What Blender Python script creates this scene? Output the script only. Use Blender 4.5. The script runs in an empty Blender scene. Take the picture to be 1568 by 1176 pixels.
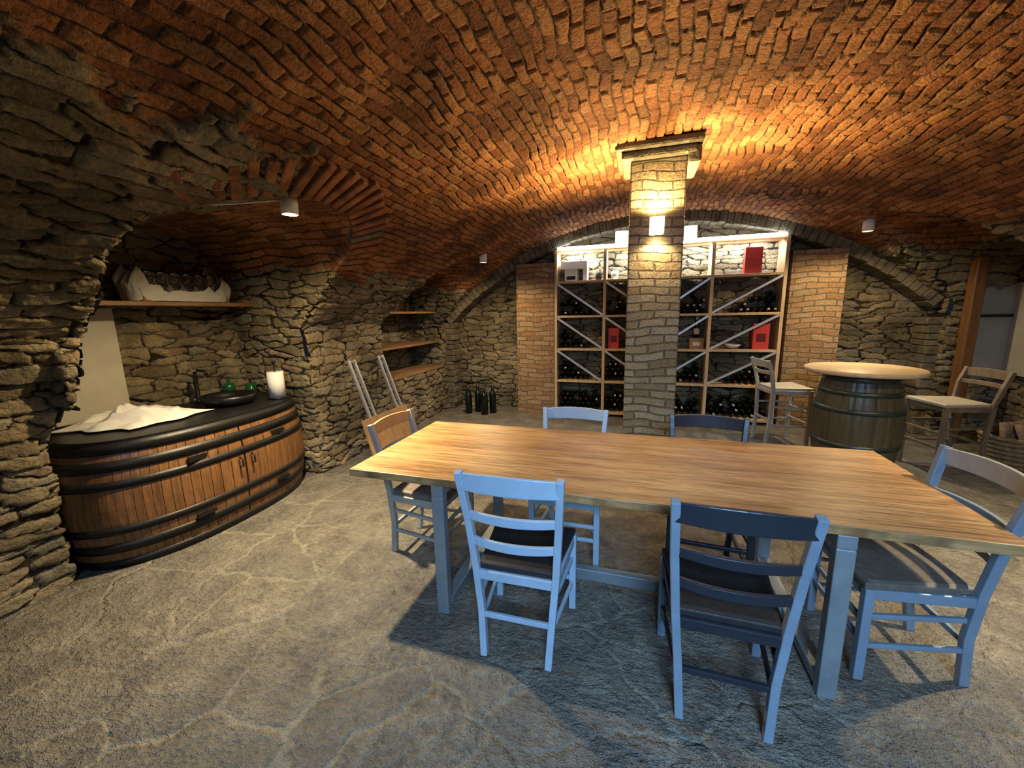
import bpy, bmesh, math, random
from mathutils import Vector, Matrix, noise
random.seed(7)
scene=bpy.context.scene
COL=scene.collection

# ------------------------------------------------------------------ materials
class NT:
    def __init__(s,name):
        s.mat=bpy.data.materials.new(name); s.mat.use_nodes=True
        s.t=s.mat.node_tree; s.b=s.t.nodes['Principled BSDF']
    def n(s,typ,ins=None,**props):
        nd=s.t.nodes.new(typ)
        for k,v in props.items(): setattr(nd,k,v)
        if ins:
            for k,v in ins.items(): s.set(nd.inputs[k],v)
        return nd
    def set(s,sock,v):
        if isinstance(v,bpy.types.NodeSocket): s.t.links.new(v,sock)
        elif isinstance(v,tuple) and len(v)==3 and sock.type=='RGBA': sock.default_value=(*v,1)
        else: sock.default_value=v
    def math(s,op,a,b=0.5,c=None,clamp=False):
        nd=s.n('ShaderNodeMath',operation=op); nd.use_clamp=clamp
        s.set(nd.inputs[0],a); s.set(nd.inputs[1],b)
        if c is not None: s.set(nd.inputs[2],c)
        return nd.outputs[0]
    def mix(s,f,a,b,blend='MIX'):
        nd=s.n('ShaderNodeMix',data_type='RGBA',blend_type=blend)
        s.set(nd.inputs[0],f); s.set(nd.inputs[6],a); s.set(nd.inputs[7],b)
        return nd.outputs[2]
    def mixf(s,f,a,b):
        nd=s.n('ShaderNodeMix',data_type='FLOAT')
        s.set(nd.inputs[0],f); s.set(nd.inputs[2],a); s.set(nd.inputs[3],b)
        return nd.outputs[0]
    def ramp(s,f,stops,interp='LINEAR'):
        nd=s.n('ShaderNodeValToRGB'); cr=nd.color_ramp; cr.interpolation=interp
        while len(cr.elements)<len(stops): cr.elements.new(0.5)
        for e,(p,c) in zip(cr.elements,stops):
            e.position=p; e.color=(*c,1) if len(c)==3 else c
        s.set(nd.inputs[0],f); return nd.outputs[0]
    def mr(s,v,a,b,c=0.0,d=1.0,smooth=False):
        nd=s.n('ShaderNodeMapRange'); nd.clamp=True
        if smooth: nd.interpolation_type='SMOOTHSTEP'
        for i,x in enumerate((v,a,b,c,d)): s.set(nd.inputs[i],x)
        return nd.outputs[0]
    def noise(s,vec,scale,detail=4,rough=.55,out=0,dist=0.0):
        nd=s.n('ShaderNodeTexNoise',{'Scale':scale,'Detail':detail,'Roughness':rough,'Distortion':dist})
        if vec is not None: s.set(nd.inputs['Vector'],vec)
        return nd.outputs[out]
    def vm(s,op,a,b):
        nd=s.n('ShaderNodeVectorMath',operation=op)
        s.set(nd.inputs[0],a); s.set(nd.inputs[1],b); return nd.outputs[0]
    def vscale(s,a,f):
        nd=s.n('ShaderNodeVectorMath',operation='SCALE')
        s.set(nd.inputs[0],a); s.set(nd.inputs['Scale'],f); return nd.outputs[0]
    def bump(s,h,dist,strength=1.0):
        nd=s.n('ShaderNodeBump',{'Height':h,'Distance':dist,'Strength':strength})
        s.t.links.new(nd.outputs[0],s.b.inputs['Normal'])
    def disp(s,h,scale,mid):
        nd=s.n('ShaderNodeDisplacement',{'Height':h,'Midlevel':mid,'Scale':scale})
        s.t.links.new(nd.outputs[0],s.t.nodes['Material Output'].inputs['Displacement'])
        s.mat.displacement_method='DISPLACEMENT'
    def fin(s,color=None,rough=.6,metal=0.0,spec=None):
        if color is not None: s.set(s.b.inputs['Base Color'],color)
        s.set(s.b.inputs['Roughness'],rough); s.b.inputs['Metallic'].default_value=metal
        if spec is not None: s.b.inputs['Specular IOR Level'].default_value=spec
        return s.mat

def masonry(name,kind='mix',box=False,bw=.185,rh=.066,bricks=((.39,.155,.062),(.20,.075,.034),(.52,.25,.105)),
            mortar=(.20,.125,.07),mort=.007,disp=True):
    s=NT(name)
    tc=s.n('ShaderNodeTexCoord')
    pos=tc.outputs['Object']
    sx=s.n('ShaderNodeSeparateXYZ',{0:pos})
    if box:
        u=s.math('ADD',sx.outputs[0],sx.outputs[1])
        cb=s.n('ShaderNodeCombineXYZ',{0:u,1:sx.outputs[2],2:0.0}); uv=cb.outputs[0]
    else: uv=tc.outputs['UV']
    nz=s.noise(pos,2.2,1,.5,out=1)
    mn=s.n('ShaderNodeTexNoise',{'Vector':pos,'Scale':11.0,'Detail':2.0,'Roughness':.6})
    mid=mn.outputs[0]
    big_off=s.vm('ADD',uv,s.vscale(s.vm('SUBTRACT',nz,(.5,.5,.5)),.13))
    mo=s.vm('SUBTRACT',mn.outputs[1],(.5,.5,.5))
    d=s.vm('ADD',big_off,s.vscale(mo,.055 if kind=='stone' else (.015 if box else .030)))
    fine=s.noise(pos,55,4,.7)
    nx=s.n('ShaderNodeSeparateXYZ',{0:nz})
    bc=bh=sc=sh=None
    if kind in('mix','brick'):
        bt=s.n('ShaderNodeTexBrick',{'Vector':d,'Color1':(0,0,0),'Color2':(1,1,1),'Mortar':(.5,.5,.5),'Scale':1.0,
            'Mortar Size':mort,'Mortar Smooth':.5,'Bias':0.0,'Brick Width':bw,'Row Height':rh})
        rnd=s.math('ADD',s.math('MULTIPLY',bt.outputs[0],.75),s.math('MULTIPLY',mid,.45))
        bcol=s.ramp(rnd,[(.15,bricks[1]),(.5,bricks[0]),(.9,bricks[2]),(1.0,tuple(.6*b+.25*m for b,m in zip(bricks[2],mortar)))])
        bcol=s.mix(s.mr(fine,.4,.75,0,.65),bcol,tuple(x*.3 for x in bricks[1]))
        bcol=s.mix(s.mr(fine,.48,.3,0,.25),bcol,tuple(x*1.3 for x in mortar))
        fac=s.mr(bt.outputs[1],.3,.95)
        bc=s.mix(fac,bcol,s.mix(s.mr(fine,.35,.65),tuple(x*.3 for x in mortar),mortar))
        bh=s.math('ADD',s.math('SUBTRACT',1.0,bt.outputs[1]),s.math('ADD',s.math('MULTIPLY',mid,.8),s.math('MULTIPLY',bt.outputs[0],.8)))
    if kind in('mix','stone'):
        sd=s.vm('MULTIPLY',d,(3.6,12.5,1.0))
        v1=s.n('ShaderNodeTexVoronoi',{'Vector':sd,'Scale':1.0,'Randomness':.95},voronoi_dimensions='2D',feature='F1',distance='CHEBYCHEV')
        v2=s.n('ShaderNodeTexVoronoi',{'Vector':sd,'Scale':1.0,'Randomness':.95},voronoi_dimensions='2D',feature='F2',distance='CHEBYCHEV')
        e=s.math('SUBTRACT',v2.outputs['Distance'],v1.outputs['Distance'])
        rs=s.n('ShaderNodeSeparateColor',{0:v1.outputs['Color']})
        r1=s.math('ADD',s.math('MULTIPLY',rs.outputs[0],.6),s.math('MULTIPLY',mid,.5))
        scol=s.ramp(r1,[(.1,(.16,.12,.07)),(.4,(.29,.23,.135)),(.6,(.40,.325,.195)),(.72,(.28,.255,.19)),(.85,(.34,.24,.14)),(.97,(.52,.44,.28))])
        scol=s.mix(s.mr(fine,.42,.75,0,.65),scol,(.085,.065,.04))
        gap=s.mr(e,.01,.10,smooth=True)
        sc=s.mix(gap,(.035,.026,.015),scol)
        sh=s.math('ADD',s.math('ADD',s.math('MULTIPLY',s.mr(e,.0,.16,smooth=True),1.1),s.math('MULTIPLY',rs.outputs[1],1.3)),s.math('MULTIPLY',mid,1.5))
    if kind=='mix':
        th=s.math('MULTIPLY',s.mr(sx.outputs[1],2.5,1.9),s.mr(sx.outputs[0],-.8,-1.3))
        th=s.math('ADD',th,s.mr(sx.outputs[0],2.3,2.7,0,.6))
        z=s.math('ADD',sx.outputs[2],s.math('MULTIPLY',s.math('SUBTRACT',nx.outputs[0],.5),.45))
        z=s.math('ADD',z,s.math('MULTIPLY',s.math('SUBTRACT',mid,.5),.2))
        z=s.math('SUBTRACT',z,s.math('MULTIPLY',th,.5))
        m=s.mr(z,1.93,1.97)
        col=s.mix(m,sc,bc); h=s.mixf(m,s.math('MULTIPLY',sh,.9),s.math('MULTIPLY',bh,.62))
    elif kind=='brick': col,h=bc,bh
    else: col,h=sc,s.math('MULTIPLY',sh,.9)
    if not box: col=s.vscale(col,s.mr(nx.outputs[1],.36,.62,.58,1.12))
    if disp:
        s.disp(h,.026,1.2); s.bump(fine,.018,1.0)
    else: s.bump(s.math('ADD',h,s.math('MULTIPLY',fine,.6)),.016,1.0)
    return s.fin(col,.85,spec=.22)

def wood(name,c1,c2,stretch=(1,14,14),rough=.45,scale=2.0,plank=None,spec=.5,lo=.36,hi=.62):
    s=NT(name); tc=s.n('ShaderNodeTexCoord'); p=s.vm('MULTIPLY',tc.outputs['Object'],stretch)
    a=s.noise(p,scale,4,.6,dist=.6); b=s.noise(p,scale*6,3,.6)
    f=s.math('ADD',s.math('MULTIPLY',a,.65),s.math('MULTIPLY',b,.35))
    col=s.ramp(f,[(lo,c2),(hi,c1)])
    if plank:
        sh=s.vm('ADD',tc.outputs['Object'],(plank[0]/2,0.0,0.0))
        bt=s.n('ShaderNodeTexBrick',{'Vector':sh,'Color1':(0,0,0),'Color2':(1,1,1),'Mortar':(0,0,0),'Scale':1.0,
            'Mortar Size':.0012,'Mortar Smooth':.2,'Brick Width':plank[0],'Row Height':plank[1]})
        bt.offset=0.0
        col=s.mix(s.math('MULTIPLY',bt.outputs[0],.5),col,s.mix(1.0,col,(.66,.58,.5),'MULTIPLY'))
        col=s.mix(bt.outputs[1],col,tuple(x*.5 for x in c2))
        g=s.noise(s.vm('MULTIPLY',tc.outputs['Object'],(2.0,60,1)),2.0,3,.6)
        col=s.mix(s.mr(g,.50,.62,0,.75),col,tuple(x*.42 for x in c2))
    s.bump(f,.003,.6)
    return s.fin(col,rough,spec=spec)

def plain(name,c,rough=.5,metal=0.0,var=.25,scale=6,bump=.002,spec=None):
    s=NT(name); tc=s.n('ShaderNodeTexCoord'); a=s.noise(tc.outputs['Object'],scale,3,.6)
    col=s.mix(s.mr(a,.3,.7,0,1),c,tuple(x*(1-var) for x in c))
    s.bump(s.noise(tc.outputs['Object'],scale*6,2,.6),bump,.5)
    return s.fin(col,rough,metal,spec)
def emis(name,c,st):
    s=NT(name); s.b.inputs['Emission Color'].default_value=(*c,1); s.b.inputs['Emission Strength'].default_value=st
    return s.fin((.9,.9,.9),.5)
def glassm(name,c=(1,1,1)):
    s=NT(name); s.b.inputs['Transmission Weight'].default_value=1.0; s.b.inputs['IOR'].default_value=1.45
    return s.fin(c,.03)

def floor_mat():
    s=NT('floor_stone'); tc=s.n('ShaderNodeTexCoord'); p=tc.outputs['Object']
    dz=s.vscale(s.vm('SUBTRACT',s.noise(p,3.0,3,.6,out=1),(.5,.5,.5)),.28)
    d=s.vm('ADD',p,dz)
    v1=s.n('ShaderNodeTexVoronoi',{'Vector':d,'Scale':2.3},voronoi_dimensions='2D',feature='F1')
    v2=s.n('ShaderNodeTexVoronoi',{'Vector':d,'Scale':2.3},voronoi_dimensions='2D',feature='DISTANCE_TO_EDGE')
    rs=s.n('ShaderNodeSeparateColor',{0:v1.outputs['Color']})
    n1=s.noise(p,4.5,6,.70); n2=s.noise(s.vm('MULTIPLY',p,(1,1.35,1)),26,4,.74); n3=s.noise(p,.9,2,.5)
    f=s.math('ADD',s.math('MULTIPLY',n1,.65),s.math('MULTIPLY',n2,.35))
    col=s.ramp(f,[(.36,(.085,.075,.06)),(.48,(.185,.162,.125)),(.58,(.27,.238,.18)),(.70,(.42,.375,.295))])
    col=s.mix(s.math('MULTIPLY',rs.outputs[0],.5),col,(.165,.150,.128))
    edge=v2.outputs['Distance']
    line=s.math('MULTIPLY',s.mr(edge,.012,.05,1,0,smooth=True),s.mr(n3,.38,.60,.12,1))
    col=s.mix(s.math('MULTIPLY',line,.42),col,(.42,.38,.29))
    h=s.math('ADD',s.math('ADD',s.math('MULTIPLY',n1,1.3),s.math('MULTIPLY',n2,.62)),s.math('ADD',s.math('MULTIPLY',s.mr(edge,0,.06,smooth=True),.15),s.math('MULTIPLY',rs.outputs[1],.2)))
    s.bump(h,.07,1.0)
    return s.fin(col,s.mr(n2,.3,.7,.30,.55),spec=.65)

MAS=masonry('vault_brick_and_stone','mix')
STONE=masonry('rubble_stone','stone')
PIL=masonry('pillar_brick','brick',box=True,bw=.24,rh=.068,bricks=((.34,.26,.155),(.25,.18,.10),(.44,.36,.24)),mortar=(.24,.20,.14),mort=.008,disp=False)
PIER=masonry('pier_brick','brick',box=True,bw=.25,rh=.072,bricks=((.38,.22,.11),(.28,.155,.075),(.45,.31,.18)),mortar=(.30,.25,.17),mort=.008,disp=False)
FLOOR=floor_mat()
VBR=plain('voussoir_brick',(.38,.17,.08),.85,0,.65,9,.02,.2)
VST=plain('voussoir_stone',(.24,.20,.135),.85,0,.6,7,.02,.2)
CAP=plain('capital_stone',(.19,.165,.115),.85,0,.6,9,.03,.2)
OAK=wood('oak_table_top',(.53,.33,.145),(.32,.17,.065),(1,9,9),.45,1.6,(7.9,.165),lo=.38,hi=.60)
PINE=wood('pine',(.58,.43,.25),(.45,.31,.17),(9,9,1),.5)
NATW=wood('natural_wood',(.42,.26,.13),(.28,.16,.07),(8,8,2),.42)
DKW=wood('dark_stool_wood',(.20,.15,.10),(.11,.08,.05),(8,8,2),.45)
BARW=wood('barrel_wood',(.22,.105,.038),(.10,.045,.016),(9,9,1.1),.42)
BARD=wood('barrel_wood_dark',(.10,.08,.042),(.055,.042,.022),(9,9,1),.42)
SHELFW=wood('shelf_wood',(.30,.18,.09),(.18,.10,.05),(8,1.5,8),.5)
BLUE=plain('light_blue_paint',(.38,.48,.57),.38,0,.15,5)
GBLUE=plain('steel_blue_paint',(.21,.27,.33),.38,0,.2,5)
DBLUE=plain('dark_blue_paint',(.024,.029,.038),.35,0,.2,5)
GREYP=plain('grey_paint',(.34,.33,.30),.4,0,.2,5)
BEIGE=plain('beige_paint',(.42,.37,.29),.45,0,.2,5)
SEATD=plain('dark_seat',(.03,.028,.028),.5,0,.3,20)
SEATB=plain('brown_rush_seat',(.17,.14,.11),.6,0,.35,30,.004)
STEEL=plain('brushed_steel_leg',(.30,.33,.34),.45,.4,.2,8)
GALV=plain('galvanised_metal',(.60,.61,.61),.4,.6,.25,20)
BLACK=plain('black_metal',(.015,.015,.015),.38,.3,.2,8)
HOOP=plain('hoop_iron',(.022,.02,.019),.45,.5,.3,8)
HOOPG=plain('hoop_grey',(.08,.095,.08),.4,.6,.3,8)
WHITE=plain('white_cloth',(.66,.64,.60),.85,0,.15,6)
WPLAST=plain('white_plaster',(.46,.43,.36),.85,0,.2,4)
PAPER=plain('paper_white',(.72,.71,.67),.85,0,.06,6)
GREEN=plain('green_glaze',(.015,.10,.035),.25,0,.2,6)
RED=plain('red_card',(.55,.05,.03),.4,0,.15,6)
BROWNC=plain('brown_card',(.30,.17,.08),.7,0,.2,6)
BOTT=plain('bottle_glass_dark',(.006,.010,.006),.12,0,.2,6,0,.6)
LABEL=plain('label_cream',(.55,.50,.38),.7,0,.1,6)
FOIL=plain('foil_capsule',(.16,.03,.03),.35,.4,.2,6)
GLASS=glassm('clear_glass')
WICK=wood('wicker',(.24,.16,.08),(.12,.07,.035),(9,9,9),.7,3)
LOGM=wood('log_bark',(.20,.13,.08),(.10,.065,.04),(9,2,9),.85,3)
LAMPW=plain('lamp_white',(.80,.78,.73),.45,0,.05,6)
E_W=emis('lamp_glow_warm',(1,.86,.62),30)
E_S=emis('sconce_glow',(1,.78,.45),20)
E_B=emis('sconce_body_glow',(1,.90,.74),.9)
E_LED=emis('led_strip_glow',(.85,.93,1),14)

# ------------------------------------------------------------------ mesh builder
class MB:
    def __init__(s): s.v=[];s.f=[];s.m=[];s.s=[];s.mats=[]
    def mi(s,mat):
        if mat not in s.mats: s.mats.append(mat)
        return s.mats.index(mat)
    def add(s,vs,fs,mat,smooth=False,M=None):
        o=len(s.v); i=s.mi(mat)
        for v in vs:
            v=Vector(v); s.v.append(M@v if M else v)
        for f in fs: s.f.append([o+k for k in f]); s.m.append(i); s.s.append(smooth)
    def box(s,x0,x1,y0,y1,z0,z1,mat,M=None):
        vs=[(x,y,z) for z in(z0,z1) for y in(y0,y1) for x in(x0,x1)]
        s.add(vs,[(0,2,3,1),(4,5,7,6),(0,1,5,4),(2,6,7,3),(0,4,6,2),(1,3,7,5)],mat,False,M)
    def beam(s,pts,w,d,mat,side=(1,0,0)):
        pts=[Vector(p) for p in pts]; n=len(pts); vs=[];side=Vector(side)
        for i,p in enumerate(pts):
            t=(pts[min(i+1,n-1)]-pts[max(i-1,0)]).normalized()
            a=(side-t*side.dot(t)).normalized(); b=t.cross(a)
            W=w[i] if isinstance(w,(list,tuple)) else w
            for sa,sb in((-1,-1),(1,-1),(1,1),(-1,1)): vs.append(p+a*sa*W/2+b*sb*d/2)
        fs=[(3,2,1,0),tuple(4*(n-1)+k for k in range(4))]
        for i in range(n-1):
            for k in range(4): fs.append((4*i+k,4*i+(k+1)%4,4*i+4+(k+1)%4,4*i+4+k))
        s.add(vs,fs,mat)
    def lathe(s,prof,mat,n=24,M=None,smooth=True,rad=None,a0=0,a1=2*math.pi):
        full=abs(a1-a0-2*math.pi)<1e-6; cnt=n if full else n+1
        vs=[];k=len(prof)
        for j in range(cnt):
            a=a0+(a1-a0)*j/n
            for r,z in prof:
                q=rad(a,j) if rad else 1
                vs.append((r*q*math.cos(a),r*q*math.sin(a),z))
        fs=[]
        for j in range(n):
            j2=(j+1)%cnt
            for i in range(k-1): fs.append((j*k+i,j2*k+i,j2*k+i+1,j*k+i+1))
        s.add(vs,fs,mat,smooth,M)
    def tube(s,pts,r,mat,n=8):
        pts=[Vector(p) for p in pts];m=len(pts);vs=[]
        for i,p in enumerate(pts):
            t=(pts[min(i+1,m-1)]-pts[max(i-1,0)]).normalized()
            up=Vector((0,0,1)) if abs(t.z)<.9 else Vector((1,0,0))
            a=t.cross(up).normalized();b=t.cross(a)
            R=r[i] if isinstance(r,(list,tuple)) else r
            for k in range(n):
                g=2*math.pi*k/n; vs.append(p+a*R*math.cos(g)+b*R*math.sin(g))
        fs=[tuple(range(n-1,-1,-1)),tuple(n*(m-1)+k for k in range(n))]
        for i in range(m-1):
            for k in range(n): fs.append((n*i+k,n*i+(k+1)%n,n*i+n+(k+1)%n,n*i+n+k))
        s.add(vs,fs,mat,True)
    def obj(s,name,bevel=0,loc=(0,0,0),rot=0,seg=2):
        me=bpy.data.meshes.new(name); me.from_pydata([tuple(v) for v in s.v],[],s.f)
        for m in s.mats: me.materials.append(m)
        for p,i,sm in zip(me.polygons,s.m,s.s): p.material_index=i; p.use_smooth=sm
        bm=bmesh.new(); bm.from_mesh(me); bmesh.ops.recalc_face_normals(bm,faces=bm.faces); bm.to_mesh(me); bm.free()
        o=bpy.data.objects.new(name,me); COL.objects.link(o); o.location=loc; o.rotation_euler=(0,0,rot)
        if bevel:
            b=o.modifiers.new('bevel','BEVEL'); b.width=bevel; b.segments=seg; b.limit_method='ANGLE'; b.angle_limit=.7
        return o

# ------------------------------------------------------------------ room shell
CX,R,CZ=.28,4.70,-1.82
XL,XR,Y0,Y1=-3.05,3.45,-1.8,6.35
def vz(x): return CZ+math.sqrt(max(0,R*R-(x-CX)**2))
def prism(poly,axis,a,b):
    bm=bmesh.new(); n=len(poly)
    def P(p,t): return (p[0],t,p[1]) if axis=='Y' else (t,p[0],p[1])
    A=[bm.verts.new(P(p,a)) for p in poly]; B=[bm.verts.new(P(p,b)) for p in poly]
    bm.faces.new(A); bm.faces.new(B[::-1])
    for i in range(n): bm.faces.new((A[i],B[i],B[(i+1)%n],A[(i+1)%n]))
    bmesh.ops.recalc_face_normals(bm,faces=bm.faces)
    me=bpy.data.meshes.new('cut'); bm.to_mesh(me); bm.free()
    o=bpy.data.objects.new('cut',me); COL.objects.link(o); return o
def catmull(P,n=6):
    out=[]
    for i in range(len(P)-1):
        p0=P[max(i-1,0)];p1=P[i];p2=P[i+1];p3=P[min(i+2,len(P)-1)]
        for j in range(n):
            t=j/n
            out.append(tuple(.5*((2*p1[k])+(-p0[k]+p2[k])*t+(2*p0[k]-5*p1[k]+4*p2[k]-p3[k])*t*t+(-p0[k]+3*p1[k]-3*p2[k]+p3[k])*t**3) for k in(0,1)))
    out.append(P[-1]); return out
arc=[]
NA=90
for i in range(NA+1):
    x=XL+(XR-XL)*i/NA; arc.append((x,vz(x)))
main=[(XR,-.0),(XL,-.0)]+arc
L1=catmull([(1.38,1.15),(1.45,1.55),(1.41,1.83),(1.38,2.0),(1.46,2.12),(1.70,2.23),(2.0,2.31),(2.35,2.32),(2.62,2.27),(2.84,2.12),(2.96,1.88),(3.05,1.5),(3.11,1.2)])
def ell(c,a,z0,h,n=40): return [(c-a*math.cos(math.pi*i/n),z0+h*math.sin(math.pi*i/n)) for i in range(n+1)]
L2=ell(5.1,.83,1.4,.96); R2=ell(5.05,.92,1.45,1.04); R1=ell(2.1,1.0,1.4,1.0)
cuts=[prism(main,'Y',Y0,Y1),
      prism([(3.11,0.0),(1.28,0.0),(1.29,.85)]+L1,'X',-3.87,-.5),
      prism([(-2.4,0.0),(-3.27,0.0),(-3.25,.7),(-3.17,1.25),(-2.98,1.56),(-2.4,1.7)],'Y',Y0,1.36),
      prism([(5.93,.72),(4.27,.72)]+L2,'X',-3.62,-.5),
      prism([(5.97,0.0),(4.13,0.0)]+R2,'X',.9,4.05),
      prism([(3.10,0.0),(1.10,0.0)]+R1,'X',.9,4.05)]
mb=MB(); mb.box(-4.8,5,-2.6,7.2,-1,3.6,STONE); rock=mb.obj('rock')
for c in cuts:
    m=rock.modifiers.new('b','BOOLEAN'); m.operation='DIFFERENCE'; m.solver='EXACT'; m.object=c
dg=bpy.context.evaluated_depsgraph_get()
shell=bpy.data.meshes.new_from_object(rock.evaluated_get(dg))
for o in cuts+[rock]: bpy.data.objects.remove(o,do_unlink=True)
parts={}
for p in shell.polygons:
    c=p.center;n=p.normal
    if c.x<-4.7 or c.x>4.9 or c.y<-2.5 or c.y>7.1 or c.z<-.5 or c.z>3.5: continue
    if n.z>.9 and c.z<.1: continue
    onarc=abs(math.hypot(c.x-CX,c.z-CZ)-R)<.02 and n.z<-.4 and abs(n.y)<.05
    if onarc: k='ceiling';t=0
    elif abs(n.x)<.05 and n.z<-.03 and c.z>.9: k='ceiling';t=1
    elif abs(n.x)>.5 or (c.y<1.3 and c.x<-2.3 and abs(n.y)<.1): k='wall_left' if n.x>0 else 'wall_right'; t=2
    elif n.z>.9: k='wall_left'; t=4
    elif c.y>6.2: k='wall_back';t=3
    elif c.y<-1.7: k='wall_front';t=3
    else: k='wall_left' if c.x<0 else 'wall_right'; t=3
    parts.setdefault(k,[]).append((p,t))
for k,lst in parts.items():
    bm=bmesh.new(); uvl=bm.loops.layers.uv.new('UVMap'); vm={}
    for p,t in lst:
        vs=[]
        for vi in p.vertices:
            if vi not in vm: vm[vi]=bm.verts.new(shell.vertices[vi].co)
            vs.append(vm[vi])
        try: f=bm.faces.new(vs)
        except ValueError: continue
        c=p.center
        for l in f.loops:
            x,y,z=l.vert.co
            if t==0: l[uvl].uv=(y,R*math.atan2(x-CX,z-CZ))
            elif t==1:
                yc=2.1 if c.y<3.6 else 5.08
                l[uvl].uv=(x,math.atan2(y-yc,z-1.3)*.95+20)
            elif t==2: l[uvl].uv=(y,z)
            elif t==3: l[uvl].uv=(x,z)
            else: l[uvl].uv=(y,x)
    if k!='wall_front':
        for ax,lo,hi in((1,0.0,6.35),(0,-4.0,4.1),(2,0.0,2.9)):
            q=lo+.05
            while q<hi:
                co=[0,0,0];no=[0,0,0];co[ax]=q;no[ax]=1
                bmesh.ops.bisect_plane(bm,geom=bm.verts[:]+bm.edges[:]+bm.faces[:],dist=1e-5,plane_co=co,plane_no=no)
                q+=.1
        bmesh.ops.triangulate(bm,faces=[f for f in bm.faces if len(f.verts)>5])
    for f in bm.faces: f.smooth=True
    me=bpy.data.meshes.new(k); bm.to_mesh(me); print(k,len(bm.faces)); bm.free()
    me.materials.append(MAS if k=='ceiling' else STONE)
    o=bpy.data.objects.new(k,me); COL.objects.link(o)
    if k!='wall_front':
        m=o.modifiers.new('sub','SUBSURF'); m.subdivision_type='SIMPLE'; m.levels=1; m.render_levels=3
mb=MB(); mb.box(-4.2,4.4,Y0-.2,Y1+.2,-.12,0,FLOOR); mb.obj('floor')

# arch ring at the back of the vault (voussoirs) with its stone jambs
mb=MB()
n=78
RI=R-.14
a0=math.asin((XL+.02-CX)/R); a1=math.asin((XR-.02-CX)/R)
for i in range(n):
    a=a0+(a1-a0)*(i+.5)/n; da=(a1-a0)/n*R*.47
    M=Matrix.Translation((CX,0,CZ))@Matrix.Rotation(a,4,'Y')
    j=random.uniform(-.012,.012)
    mb.box(-da,da,6.02+j,6.30,RI+random.uniform(-.012,.008),R+.01,VST,M)
for sgn,xw in((1,XL),(-1,XR)):
    z=0.0
    while z<1.42:
        h=random.uniform(.06,.11); w=random.uniform(.13,.17)
        xa,xb=(xw,xw+w) if sgn>0 else (xw-w,xw)
        mb.box(xa,xb,6.02+random.uniform(-.012,.012),6.30,z+.003,z+h-.003,VST); z+=h
mb.obj('arch_ring_back',.01)
# brick ring around the sink alcove vault, following the groin
mb=MB()
def groin(p):
    y,z=p; return Vector((CX-math.sqrt(max(.01,R*R-(z-CZ)**2)),y,z))
G=[groin(p) for p in L1 if (p[1]>1.96 and p[0]>1.52)]
seg=[0]
for i in range(1,len(G)): seg.append(seg[-1]+(G[i]-G[i-1]).length)
L=seg[-1]; cnt=int(L/.074)
for q in range(cnt):
    s_=(q+.5)*L/cnt
    i=max(k for k in range(len(seg)) if seg[k]<=s_); i=min(i,len(G)-2)
    t=(s_-seg[i])/(seg[i+1]-seg[i]+1e-9)
    g=G[i].lerp(G[i+1],t); tan=(G[i+1]-G[i]).normalized()
    nrm=Vector((CX-g.x,0,CZ-g.z)).normalized()
    outd=tan.cross(nrm).normalized()
    if outd.z<0 and abs(g.y-2)<.5: outd=-outd
    if (g.y-2.0)*outd.y<0 and abs(g.y-2)>=.5: outd=-outd
    M=Matrix.Translation(g)@Matrix((( *tan,0),( *outd,0),( *nrm,0),(0,0,0,1))).transposed()
    ln=random.uniform(.20,.28)+.08*s_/L
    mb.box(-.029,.029,-.015,ln,-.05,random.uniform(.026,.042),VBR if random.random()<.9 else VST,M)
mb.obj('arch_ring_alcove',.009)

# brick piers at the back
mb=MB(); mb.box(-1.78,-1.20,6.0,6.32,0,2.30,PIER); mb.obj('brick_pier_back')
mb=MB(); mb.box(1.84,2.42,6.0,6.32,0,2.28,PIER); mb.obj('brick_pier_back')
# central pillar
mb=MB(); mb.box(-.09,.335,3.6,4.03,0,2.76,PIL); mb.obj('brick_pillar',.012)
mb=MB(); mb.box(-.21,.44,3.50,4.12,2.82,2.88,CAP); mb.box(-.16,.40,3.54,4.08,2.76,2.82,CAP); mb.box(.335,.43,3.56,4.0,2.69,2.82,CAP)
mb.obj('pillar_capital',.02)

# ------------------------------------------------------------------ lamps
def add_light(name,typ,loc,energy,color,size=.05,rot=None,spot=None,blend=.6,parent=None,sy=None):
    l=bpy.data.lights.new(name,typ); l.energy=energy; l.color=color
    if typ=='AREA':
        l.size=size
        if sy: l.shape='RECTANGLE'; l.size_y=sy
    else: l.shadow_soft_size=size
    if typ=='SPOT': l.spot_size=spot; l.spot_blend=blend
    o=bpy.data.objects.new(name,l); COL.objects.link(o); o.location=loc
    if rot: o.rotation_euler=rot
    if parent: o.parent=parent
    return o
def ceiling_spot(x,y,ztop,beam,spill,col=(1,.79,.46),h=.13,r=.05):
    mb=MB()
    mb.lathe([(0,0),(r,0),(r,-h),(r-.006,-h),(r-.006,-h+.02),(0,-h+.02)],LAMPW,24)
    mb.lathe([(0,-h+.018),(r-.008,-h+.018)],E_W,24)
    o=mb.obj('ceiling_spotlight',0,(x,y,ztop))
    add_light('beam','SPOT',(0,0,-h-.01),beam,(1,.84,.56),.03,(0,0,0),1.75,1.0,o)
    add_light('spill','SPOT',(0,0,-h-.01),spill,col,.03,(0,0,0),2.9,.6,o)
ceiling_spot(-2.10,2.12,2.345,430,135)
ceiling_spot(-1.98,5.15,2.38,100,80)
ceiling_spot(2.28,5.3,2.48,110,65)
ceiling_spot(2.5,2.35,2.44,480,60)
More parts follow.
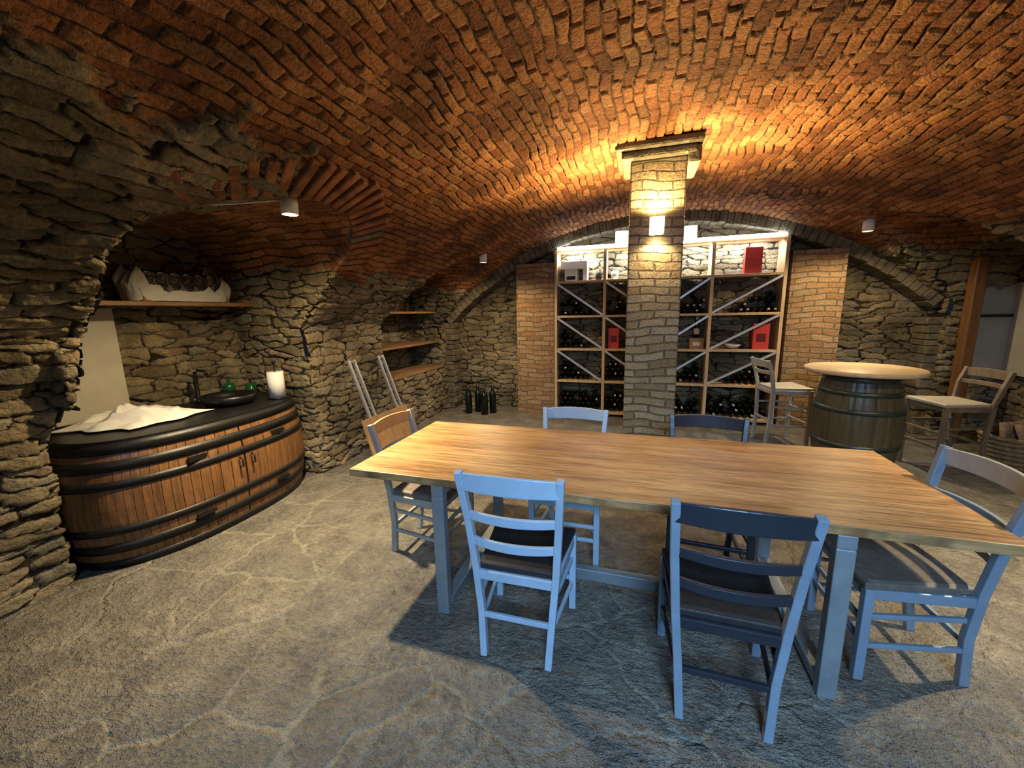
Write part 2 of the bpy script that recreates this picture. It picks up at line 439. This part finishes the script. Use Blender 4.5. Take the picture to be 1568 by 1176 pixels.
def sconce(x,y,z,e_up,e_dn):
    mb=MB(); w=.055
    mb.box(-w,w,-w,w,-.06,.06,E_B); mb.box(-w+.01,w-.01,-w+.01,w-.01,.0601,.062,E_S); mb.box(-w+.01,w-.01,-w+.01,w-.01,-.062,-.0601,E_S)
    o=mb.obj('wall_sconce',0,(x,y,z))
    if e_up: add_light('bulb_up','SPOT',(0,-.02,.075),e_up,(1,.74,.33),.03,(math.pi+.25,0,0),3.0,.35,o)
    if e_dn: add_light('bulb_down','SPOT',(0,0,-.075),e_dn,(1,.76,.40),.03,(0,0,0),2.4,.6,o)
sconce(.125,3.53,2.24,50,24)
sconce(-.15,3.80,2.20,130,14)
sconce(.395,3.80,2.20,130,14)
al=add_light('cool_fill_light','AREA',(.55,-1.35,2.35),90,(.38,.64,1.0),1.0,(math.radians(42),0,0),sy=.7)  # added cool fill from behind the camera
al.data.spread=math.radians(115)

# ------------------------------------------------------------------ dining table
mb=MB()
mb.box(-1.46,1.31,1.68,2.67,.728,.77,OAK)
for x in(-.94,.79):
    for y in(1.71,2.60):
        mb.box(x-.033,x+.033,y-.025,y+.025,0.0,.67,STEEL)
    mb.box(x-.033,x+.033,1.735,2.575,.02,.07,STEEL)
    mb.box(x-.033,x+.033,1.685,2.625,.67,.728,STEEL)
mb.box(-.907,.757,2.12,2.17,.03,.10,STEEL)
mb.obj('dining_table',.005)

# ------------------------------------------------------------------ chairs
def chair(name,loc,rot,paint,seatm,sh=.45,top=.93,tw=.217,slats=2,post=None,crest=None,bx=.152):
    crest=crest or paint
    mb=MB(); post=post or paint
    sxx,fx=.185,.205
    yb,yf=-.19,.20
    for sg in(-1,1):
        mb.beam([(sg*bx,yb-.02,0),(sg*(bx+.014),yb+.005,sh*.5),(sg*sxx,yb,sh),(sg*(sxx+.016),yb-.03,sh+(top-sh)*.5),(sg*tw,yb-.085,top)],.032,.036,post)
        mb.beam([(sg*fx,yf,0),(sg*fx,yf,sh-.02)],.036,.036,post)
        for z in(.16,.30): 
            z=z*sh/.45
            mb.beam([(sg*fx,yf,z),(sg*(bx+.012),yb,z+.01)],.018,.022,paint)
        mb.beam([(sg*fx,yf,sh-.045),(sg*(sxx-.004),yb,sh-.045)],.022,.045,paint)
    mb.beam([(-fx,yf,sh-.045),(fx,yf,sh-.045)],.045,.022,paint,(0,0,1))
    mb.beam([(-sxx,yb,sh-.045),(sxx,yb,sh-.045)],.045,.022,paint,(0,0,1))
    mb.beam([(-bx,yb,.2*sh/.45),(bx,yb,.2*sh/.45)],.026,.018,paint,(0,0,1))
    for z in(.18,.27): mb.beam([(-fx,yf,z*sh/.45),(fx,yf,z*sh/.45)],.024,.018,paint,(0,0,1))
    a=[(-fx-.012,yf+.02),(fx+.012,yf+.02),(sxx-.012,yb+.005),(-sxx+.012,yb+.005)]
    vs=[(x,y,sh-.022) for x,y in a]+[(x,y,sh+.004) for x,y in a]+[(x*.9,y*.9,sh+.012) for x,y in a]
    mb.add(vs,[(3,2,1,0),(0,1,5,4),(1,2,6,5),(2,3,7,6),(3,0,4,7),(4,5,9,8),(5,6,10,9),(6,7,11,10),(7,4,8,11),(8,9,10,11)],seatm)
    def slat(z,hh,ext,mat,arch=0):
        t=(z-sh)/(top-sh); hw=sxx+(tw-sxx)*t+ext; y=yb-.085*t**1.3
        pts=[];ws=[]
        for i in range(13):
            u=-1+2*i/12
            pts.append((u*hw,y-.035*(1-u*u),z+arch*(1-u*u))); ws.append(hh*(1-.12*u*u))
        mb.beam(pts,ws,.018,mat,(0,0,1))
    slat(top-.045,.085,.006,crest,.008)
    if slats>=1: slat(sh+(top-sh)*.56,.042,-.005,paint)
    if slats>=2: slat(sh+(top-sh)*.28,.042,-.005,paint)
    return mb.obj(name,.004,(loc[0],loc[1],0),rot)
chair('dining_chair',(-.485,1.72),math.radians(1),BLUE,SEATD)
chair('dining_chair',(.365,1.655),math.radians(-1),DBLUE,SEATD,post=GBLUE,crest=DBLUE,tw=.212,top=.935)
chair('dining_chair',(1.14,2.06),math.radians(94),GBLUE,SEATB,crest=GREYP)
chair('dining_chair',(-1.31,2.27),math.radians(-92),GREYP,SEATB,crest=NATW,top=.90)
chair('dining_chair',(-.40,2.50),math.radians(180),BLUE,SEATD,top=.90)
chair('dining_chair',(.44,2.47),math.radians(176),DBLUE,SEATD,top=.90)
chair('bar_chair',(1.65,5.30),math.radians(-80),BEIGE,BEIGE,sh=.68,top=1.0,slats=1,tw=.2)
chair('bar_chair',(2.86,4.74),math.radians(100),DKW,BEIGE,sh=.68,top=.98,slats=1,tw=.2,post=DKW)

# ------------------------------------------------------------------ barrel bar table
mb=MB()
prof=[(0,0),(.275,0)]
for i in range(13):
    t=i/12; prof.append((.275+.07*math.sin(math.pi*t),.96*t))
prof.append((0,.96))
mb.lathe(prof,BARD,96,smooth=False,rad=lambda a,j:1-(.012 if j%4==0 else 0))
def rr(z): return .275+.07*math.sin(math.pi*max(0,min(1,z/.96)))+.005
for z,hw in((.03,.03),(.16,.022),(.31,.022),(.64,.022),(.80,.022),(.93,.03)):
    mb.lathe([(rr(z-hw)-.01,z-hw),(rr(z-hw),z-hw),(rr(z+hw),z+hw),(rr(z+hw)-.01,z+hw)],HOOPG,48)
mb.lathe([(0,.97),(.44,.97),(.45,.98),(.45,1.0),(.44,1.01),(0,1.01)],PINE,64)
mb.obj('barrel_table',0,(2.04,4.52,0))

# ------------------------------------------------------------------ barrel sink counter
mb=MB()
H=.82; cx,cy=-3.42,2.21
def plan(a):
    e=.78; ca,sa=math.cos(a),math.sin(a)
    return (abs(ca)**e*.53, math.copysign(abs(sa)**e,sa)*.88)
def scl(z): return 1-.08*((z/H-.5)*2)**2
ns=44
for j in range(ns):
    b0=-math.pi/2+math.pi*(j+.03)/ns; b1=-math.pi/2+math.pi*(j+.97)/ns
    vs=[];K=8
    for k in range(K+1):
        z=.02+(H-.02)*k/K; q=scl(z)
        for b in(b0,b1):
            x,y=plan(b); vs.append((x*q,y*q,z))
        for b in(b1,b0):
            x,y=plan(b); vs.append((x*q-.03*math.cos(b),y*q-.03*math.sin(b),z))
    fs=[(3,2,1,0),(4*K,4*K+1,4*K+2,4*K+3)]
    for k in range(K):
        for i in range(4): fs.append((4*k+i,4*k+(i+1)%4,4*k+4+(i+1)%4,4*k+4+i))
    mb.add(vs,fs,BARW)
def band(z0,z1,off,mat):
    vs=[];n=72
    for j in range(n+1):
        b=-math.pi/2+math.pi*j/n; x,y=plan(b)
        for z,o in((z0,-.02),(z0,off),(z1,off),(z1,-.02)):
            q=scl(z); vs.append((x*q+o*math.cos(b),y*q+o*math.sin(b),z))
    fs=[]
    for j in range(n):
        for i in range(3): fs.append((4*j+i,4*j+4+i,4*j+5+i,4*j+1+i))
    mb.add(vs,fs,mat,True)
for z0,z1 in((.0,.06),(.12,.185),(.25,.30),(.55,.60),(.66,.725),(.765,.835)): band(z0,z1,.007,HOOP)
vs=[];n=48
for z in(H,H+.03):
    for j in range(n+1):
        b=-math.pi/2+math.pi*j/n; x,y=plan(b); vs.append((x*.925,y*.925,z))
    vs.append((-.40,.81,z)); vs.append((-.40,-.82,z))
m=n+3
fs=[tuple(range(m-1,-1,-1)),tuple(range(m,2*m))]+[(i,(i+1)%m,m+(i+1)%m,m+i) for i in range(m)]
mb.add(vs,fs,BLACK)
mb.box(-.40,.0,-.82,-.79,.0,H,HOOP); mb.box(-.40,.0,.78,.81,.0,H,HOOP)
def onf(y,z,off=.008):
    b=math.asin(max(-1,min(1,(abs(y)/.88)**(1/.78))))*(1 if y>0 else -1)
    x,_=plan(b); return Vector((x*scl(z)+off,y,z))
for y in(-.33,.33):
    for z in(.21,.63): 
        p=onf(y,z); mb.box(p.x-.01,p.x+.012,y-.06,y+.06,z-.014,z+.014,BLACK)
for y in(-.05,.05):
    p=onf(y,.49); mb.tube([p+Vector((0,0,.04)),p+Vector((.03,0,.03)),p+Vector((.03,0,-.03)),p+Vector((0,0,-.04))],.007,BLACK)
mb.obj('barrel_sink_counter',0,(cx,cy,0))
T=H+.031
mb=MB()
mb.lathe([(0,.012),(.15,.015),(.19,.05),(.20,.085),(.21,.085),(.20,.04),(.16,0),(0,0)],BLACK,40)
mb.obj('vessel_sink',0,(-3.36,2.50,T))
mb=MB()
mb.lathe([(0,0),(.026,0),(.026,.02),(.018,.025),(.018,.24),(0,.24)],BLACK,20)
mb.tube([(0,0,.19),(.0,0,.27),(.04,.0,.29),(.13,.0,.285),(.14,.0,.25)],.013,BLACK,10)
mb.tube([(0,0,.17),(-.03,-.05,.19)],.008,BLACK)
mb.obj('faucet',0,(-3.70,2.48,T))
mb=MB()
mb.lathe([(0,0),(.04,0),(.045,.01),(.045,.11),(.040,.11),(.040,.012),(0,.012)],GREEN,28)
mb.tube([(.043,0,.09),(.075,0,.085),(.08,0,.05),(.043,0,.025)],.007,GREEN)
mb.obj('green_mug',0,(-3.56,2.88,T),-.2)
mb=MB()
mb.lathe([(0,0),(.05,0),(.05,.09),(.04,.11),(.015,.12),(.012,.16),(0,.16)],GREEN,20); mb.obj('soap_dispenser',0,(-3.74,2.80,T))
mb=MB()
mb.lathe([(0,0),(.085,0),(.085,.012),(0,.012)],BLACK,32); mb.lathe([(.02,.014),(.068,.014),(.068,.245),(.02,.245),(.02,.014)],PAPER,36)
mb.tube([(0,0,0),(0,0,.32)],.008,BLACK); mb.lathe([(0,.315),(.016,.32),(.016,.34),(0,.345)],BLACK,12)
mb.obj('paper_towel_holder',0,(-3.15,2.80,T))
# tea towel thrown down: crossing pleats, a corner hanging over the counter's front rim
mb=MB();vs=[];fs=[];NU,NV=96,110
for j in range(NV):
    for i in range(NU):
        u=i/(NU-1)*2-1;v=j/(NV-1)*2-1
        wu=.07*noise.noise((v*1.6,u*.5,3.3)); wv=.09*noise.noise((u*1.7,v*.6,7.7))
        x=(u*.25+wu); y=(v*.30+wv+.07*u)
        n1=1-abs(noise.noise((u*1.1+2.1,v*1.7+.4,0.3)))*2.6
        n2=1-abs(noise.noise((u*2.3-v*1.2,v*2.1+u*.9,5.1)))*2.4
        ph=u*7+2.6*noise.noise((v*1.2,u*.9,1.2))+v*2.6
        fold=(.5+.5*math.sin(ph))**1.5
        env=max(0,1-abs(v)**4)*max(0,1-abs(u)**5)
        heap=math.exp(-((u+.2)**2*1.2+(v+.0)**2*1.0))
        z=.010+env*(.022+.060*max(0,n1)*heap+.035*max(0,n2)*(.3+heap)+.035*fold*(.35+heap*.6))
        vs.append((x,y,z))
for j in range(NV-1):
    for i in range(NU-1): a=j*NU+i; fs.append((a,a+1,a+NU+1,a+NU))
mb.add(vs,fs,WHITE,True)
o=mb.obj('white_tea_towel',0,(-3.46,1.90,T),.1)
m=o.modifiers.new('s','SOLIDIFY'); m.thickness=.004; m.offset=1

# ------------------------------------------------------------------ wall shelf in sink alcove
mb=MB(); mb.box(-3.86,-3.50,1.5,3.08,1.69,1.72,SHELFW); mb.obj('wall_shelf',.003)
def glass(mb,x,y,z,sc=1):
    M=Matrix.Translation((x,y,z))@Matrix.Scale(sc,4)
    mb.lathe([(0,0),(.033,0),(.033,.003),(.005,.006),(.004,.08),(.02,.10),(.036,.13),(.036,.16),(.030,.20),(.029,.20),(.034,.16),(.034,.13),(.018,.102),(0,.09)],GLASS,20,M)
mb=MB()
n=120; vs=[];fs=[]
for j in range(n):
    for i in range(17):
        a=2*math.pi*j/n; t=i/16
        ex,ey=.135,.38
        ca,sa=math.cos(a),math.sin(a)
        cr=.10*noise.noise((ca*4,sa*4,t*2.5))+.04*noise.noise((ca*11,sa*11,t*2))
        rr_=1+t*.10+cr*t
        hgt=.13+.07*noise.noise((ca*3.5,sa*3.5,9))+.03*noise.noise((ca*12,sa*12,3))
        hgt+=.08*max(0,min(1,(abs(sa)-.45)*3))
        if ca<0: hgt+=.06*min(1,-ca*3)
        hgt*=1-.45*max(0,ca)*max(0,1-abs(sa)*1.2)
        sq=lambda q:math.copysign(abs(q)**.55,q)
        vs.append((sq(ca)*ex*rr_,sq(sa)*ey*(rr_-max(0,t-.6)*.5),.005+hgt*t))
for j in range(n):
    for i in range(16): fs.append((j*17+i,((j+1)%n)*17+i,((j+1)%n)*17+i+1,j*17+i+1))
mb.add(vs,fs,WHITE,True)
mb.box(-.12,.12,-.34,.34,.002,.012,BROWNC)
mb.box(-.115,.115,-.33,.33,.012,.07,BROWNC)
mb.obj('paper_lined_tray',0,(-3.67,2.44,1.722)); 
mb=MB()
for i in range(6):
    for k in range(2):
        glass(mb,-3.62-k*.10,2.20+i*.095,1.793,.85)
mb.obj('wine_glasses')
mb=MB(); mb.box(-3.60,-3.53,2.90,2.97,1.721,1.75,BROWNC); mb.box(-3.58,-3.54,3.0,3.05,1.721,1.76,PINE); mb.obj('small_wooden_boxes',.004)
mb=MB(); mb.box(-3.835,-3.80,1.6,2.04,.86,1.68,WPLAST); mb.obj('plaster_panel',.01)
mb=MB(); mb.tube([(-3.8,1.75,2.05),(-3.2,1.7,2.20),(-2.8,1.85,2.26),(-2.4,2.0,2.28),(-2.12,2.10,2.30)],.006,LAMPW); mb.obj('power_cable')

# ------------------------------------------------------------------ side alcove shelves
mb=MB()
for z in(1.60,1.13): mb.box(-3.60,-3.10,4.29,5.91,z,z+.03,SHELFW)
mb.box(-3.60,-3.02,4.29,5.91,.73,.76,SHELFW)
mb.obj('alcove_shelves',.003)
BP=[(0,0),(.037,0),(.037,.19),(.030,.22),(.014,.25),(.014,.30),(0,.30)]
def bottle(mb,M,n=14,label=None,foil=None):
    mb.lathe(BP,BOTT,n,M)
    if label: mb.lathe([(.0378,.05),(.0378,.13)],label,n,M)
    if foil: mb.lathe([(.0150,.245),(.0150,.302),(0,.302)],foil,n,M)
mb=MB()
for x,y in((-2.55,5.78),(-2.44,5.92),(-2.27,5.76),(-2.18,5.9)):
    bottle(mb,Matrix.Translation((x,y,0))@Matrix.Scale(1.5,4),20,None,BLACK)
mb.obj('standing_wine_bottles')

# ------------------------------------------------------------------ folding bench leaning on left pier
mb=MB()
tilt=Matrix.Translation((-2.62,3.86,0))@Matrix.Rotation(math.radians(-16),4,'Y')
mb.box(-.014,.014,-.42,.42,.01,.50,NATW,tilt)
for y in(-.22,.30):
    for d in(-.045,.045):
        p0=tilt@Vector((-.04,y+d+.06,.20)); p1=tilt@Vector((-.04,y+d-.02,1.16))
        mb.beam([p0,p1],.028,.028,GALV,(0,1,0))
    p0=tilt@Vector((-.04,y-.06,1.14)); p1=tilt@Vector((-.04,y+.04,1.14)); mb.beam([p0,p1],.028,.028,GALV,(0,0,1))
mb.obj('folding_bench',.003)

# ------------------------------------------------------------------ wine rack
mb=MB()
cols=[-1.17,-.46,.24,.94,1.78]; zs=[.06,.535,1.02,1.51,2.01,2.46]
yF,yB=6.0,6.31
for x in cols: mb.box(x-.02,x+.02,yF,yB,0,2.46,PINE)
for z in zs: mb.box(cols[0],cols[-1],yF+.005,yB,z-.016,z+.016,PINE)
for c in range(4):
    for r_ in(1,2,3):
        xa,xb=cols[c]+.022,cols[c+1]-.022; za,zb=zs[r_]+.02,zs[r_+1]-.02
        if c<2: p0,p1=(xa,yF+.02,zb),(xb,yF+.02,za)
        else: p0,p1=(xa,yF+.02,za),(xb,yF+.02,zb)
        mb.beam([p0,p1],.03,.03,GALV,(0,1,0))
mb.obj('wine_rack',.002)
mb=MB()
mb.box(cols[0]+.03,cols[-1]-.03,yF-.02,yF+.03,2.477,2.505,E_LED)
mb.obj('led_strip')
add_light('led_glow','AREA',(.30,6.10,2.435),60,(.80,.90,1),2.7,(math.radians(20),0,0),sy=.05)
mb=MB(); RX=Matrix.Rotation(math.pi/2,4,'X')
for c in range(4):
    for r_ in range(0,4):
        xa,xb=cols[c]+.06,cols[c+1]-.06; z0=zs[r_]+.056; w=xb-xa
        nx=int(w/.08)
        for lay in range(4):
            for i in range(nx+1):
                x=xa+i*.08+(.04 if lay%2 else 0); z=z0+lay*.07
                if x>xb: continue
                t=(x-cols[c])/(cols[c+1]-cols[c]); dia=zs[r_]+(zs[r_+1]-zs[r_])*((1-t) if c<2 else t)
                if r_>0 and z>dia-.09: continue
                if r_==2 and ((c==1 and x<-.15 and x>-.45) or (c==3 and x>1.40) or (c==3 and 1.1<x<1.4) or (c==2 and x>.42)): continue
                if random.random()<.08*lay: continue
                M=Matrix.Translation((x,6.325,z))@RX@Matrix.Scale(.92,4)
                bottle(mb,M,10,None,random.choice([FOIL,BLACK,None,LABEL,BLACK]))
mb.obj('racked_wine_bottles')
def carton(name,x,z,w,h,mat,d=.1,y=6.0,lid=None):
    mb=MB(); mb.box(x-w/2,x+w/2,y+.05,y+.05+d,z,z+h,mat)
    mb.box(x-w*.28,x+w*.28,y+.047,y+.051,z+h*.3,z+h*.62,lid or LABEL)
    mb.obj(name,.003)
carton('red_gift_box',1.42,2.027,.20,.33,RED,lid=RED)
carton('red_wine_box',1.58,1.037,.19,.34,RED,lid=FOIL)
carton('red_wine_box',-.32,1.037,.15,.30,RED,lid=FOIL)
carton('brown_carton',.80,1.037,.18,.15,BROWNC)
mb=MB(); bottle(mb,Matrix.Translation((.80,6.12,1.189)),20,LABEL,LABEL); bottle(mb,Matrix.Translation((.52,6.12,1.037))@Matrix.Scale(1.1,4),20,LABEL,FOIL); mb.obj('display_wine_bottles')
mb=MB(); mb.lathe([(0,0),(.03,0),(.085,.03),(.10,.06),(.095,.06),(.08,.035),(0,.015)],WHITE,28); mb.obj('white_bowl',0,(1.27,6.16,1.037))
mb=MB(); mb.box(-1.05,-.86,6.08,6.28,2.027,2.20,PAPER); mb.box(-1.02,-.89,6.075,6.081,2.05,2.10,BLACK); mb.box(-1.10,-.72,6.06,6.30,2.20,2.31,PAPER); mb.box(-.78,-.72,6.08,6.28,2.027,2.20,PAPER)
mb.obj('coffee_machine',.01)
mb=MB(); mb.lathe([(0,0),(.035,0),(.05,.05),(.03,.10),(.02,.14),(0,.14)],BLACK,20,Matrix.Translation((-.56,6.15,2.027))); mb.lathe([(0,0),(.05,0),(.055,.12),(0,.13)],GALV,20,Matrix.Translation((-.33,6.15,2.027))); mb.obj('moka_pot')

# ------------------------------------------------------------------ right side alcove
mb=MB(); mb.box(3.47,3.57,5.70,5.82,0,2.08,BARW); mb.obj('wooden_post',.01)
mb=MB(); mb.box(3.62,3.99,5.89,5.93,.80,1.80,WPLAST); mb.box(3.95,4.01,5.10,5.93,.80,1.80,WPLAST); mb.box(3.66,3.95,5.86,5.89,1.43,1.46,BLACK); mb.obj('white_shutter',.008)
mb=MB()
for i in range(7):
    z=.02+i*.045
    mb.lathe([(.20+i*.008,z),(.225+i*.008,z+.022),(.20+i*.008,z+.045)],WICK,32)
mb.lathe([(0,.01),(.20,.01)],WICK,24)
for i in range(9):
    a=random.uniform(0,6.28); r_=random.uniform(0,.12)
    p=Vector((r_*math.cos(a),r_*math.sin(a),.08)); q=p+Vector((random.uniform(-.1,.1),random.uniform(-.1,.1),.36))
    mb.tube([p,q],.035,LOGM,9)
mb.obj('firewood_basket',0,(3.55,4.95,0))

# ------------------------------------------------------------------ world + camera
w=bpy.data.worlds.new('world'); scene.world=w; w.use_nodes=True
w.node_tree.nodes['Background'].inputs[0].default_value=(.5,.6,.8,1); w.node_tree.nodes['Background'].inputs[1].default_value=.02
cam=bpy.data.cameras.new('camera'); co=bpy.data.objects.new('camera',cam); COL.objects.link(co)
cam.lens=14.0; cam.sensor_width=36; cam.clip_start=.02
M=Matrix.Translation((0,0,1.58))@Matrix.Rotation(math.radians(17.4),4,'Z')@Matrix.Rotation(math.radians(90-10.1),4,'X')@Matrix.Rotation(math.radians(-1.15),4,'Z')
co.matrix_world=M; scene.camera=co
scene.view_settings.view_transform='Standard'
scene.view_settings.exposure=0.12
scene.view_settings.gamma=0.91
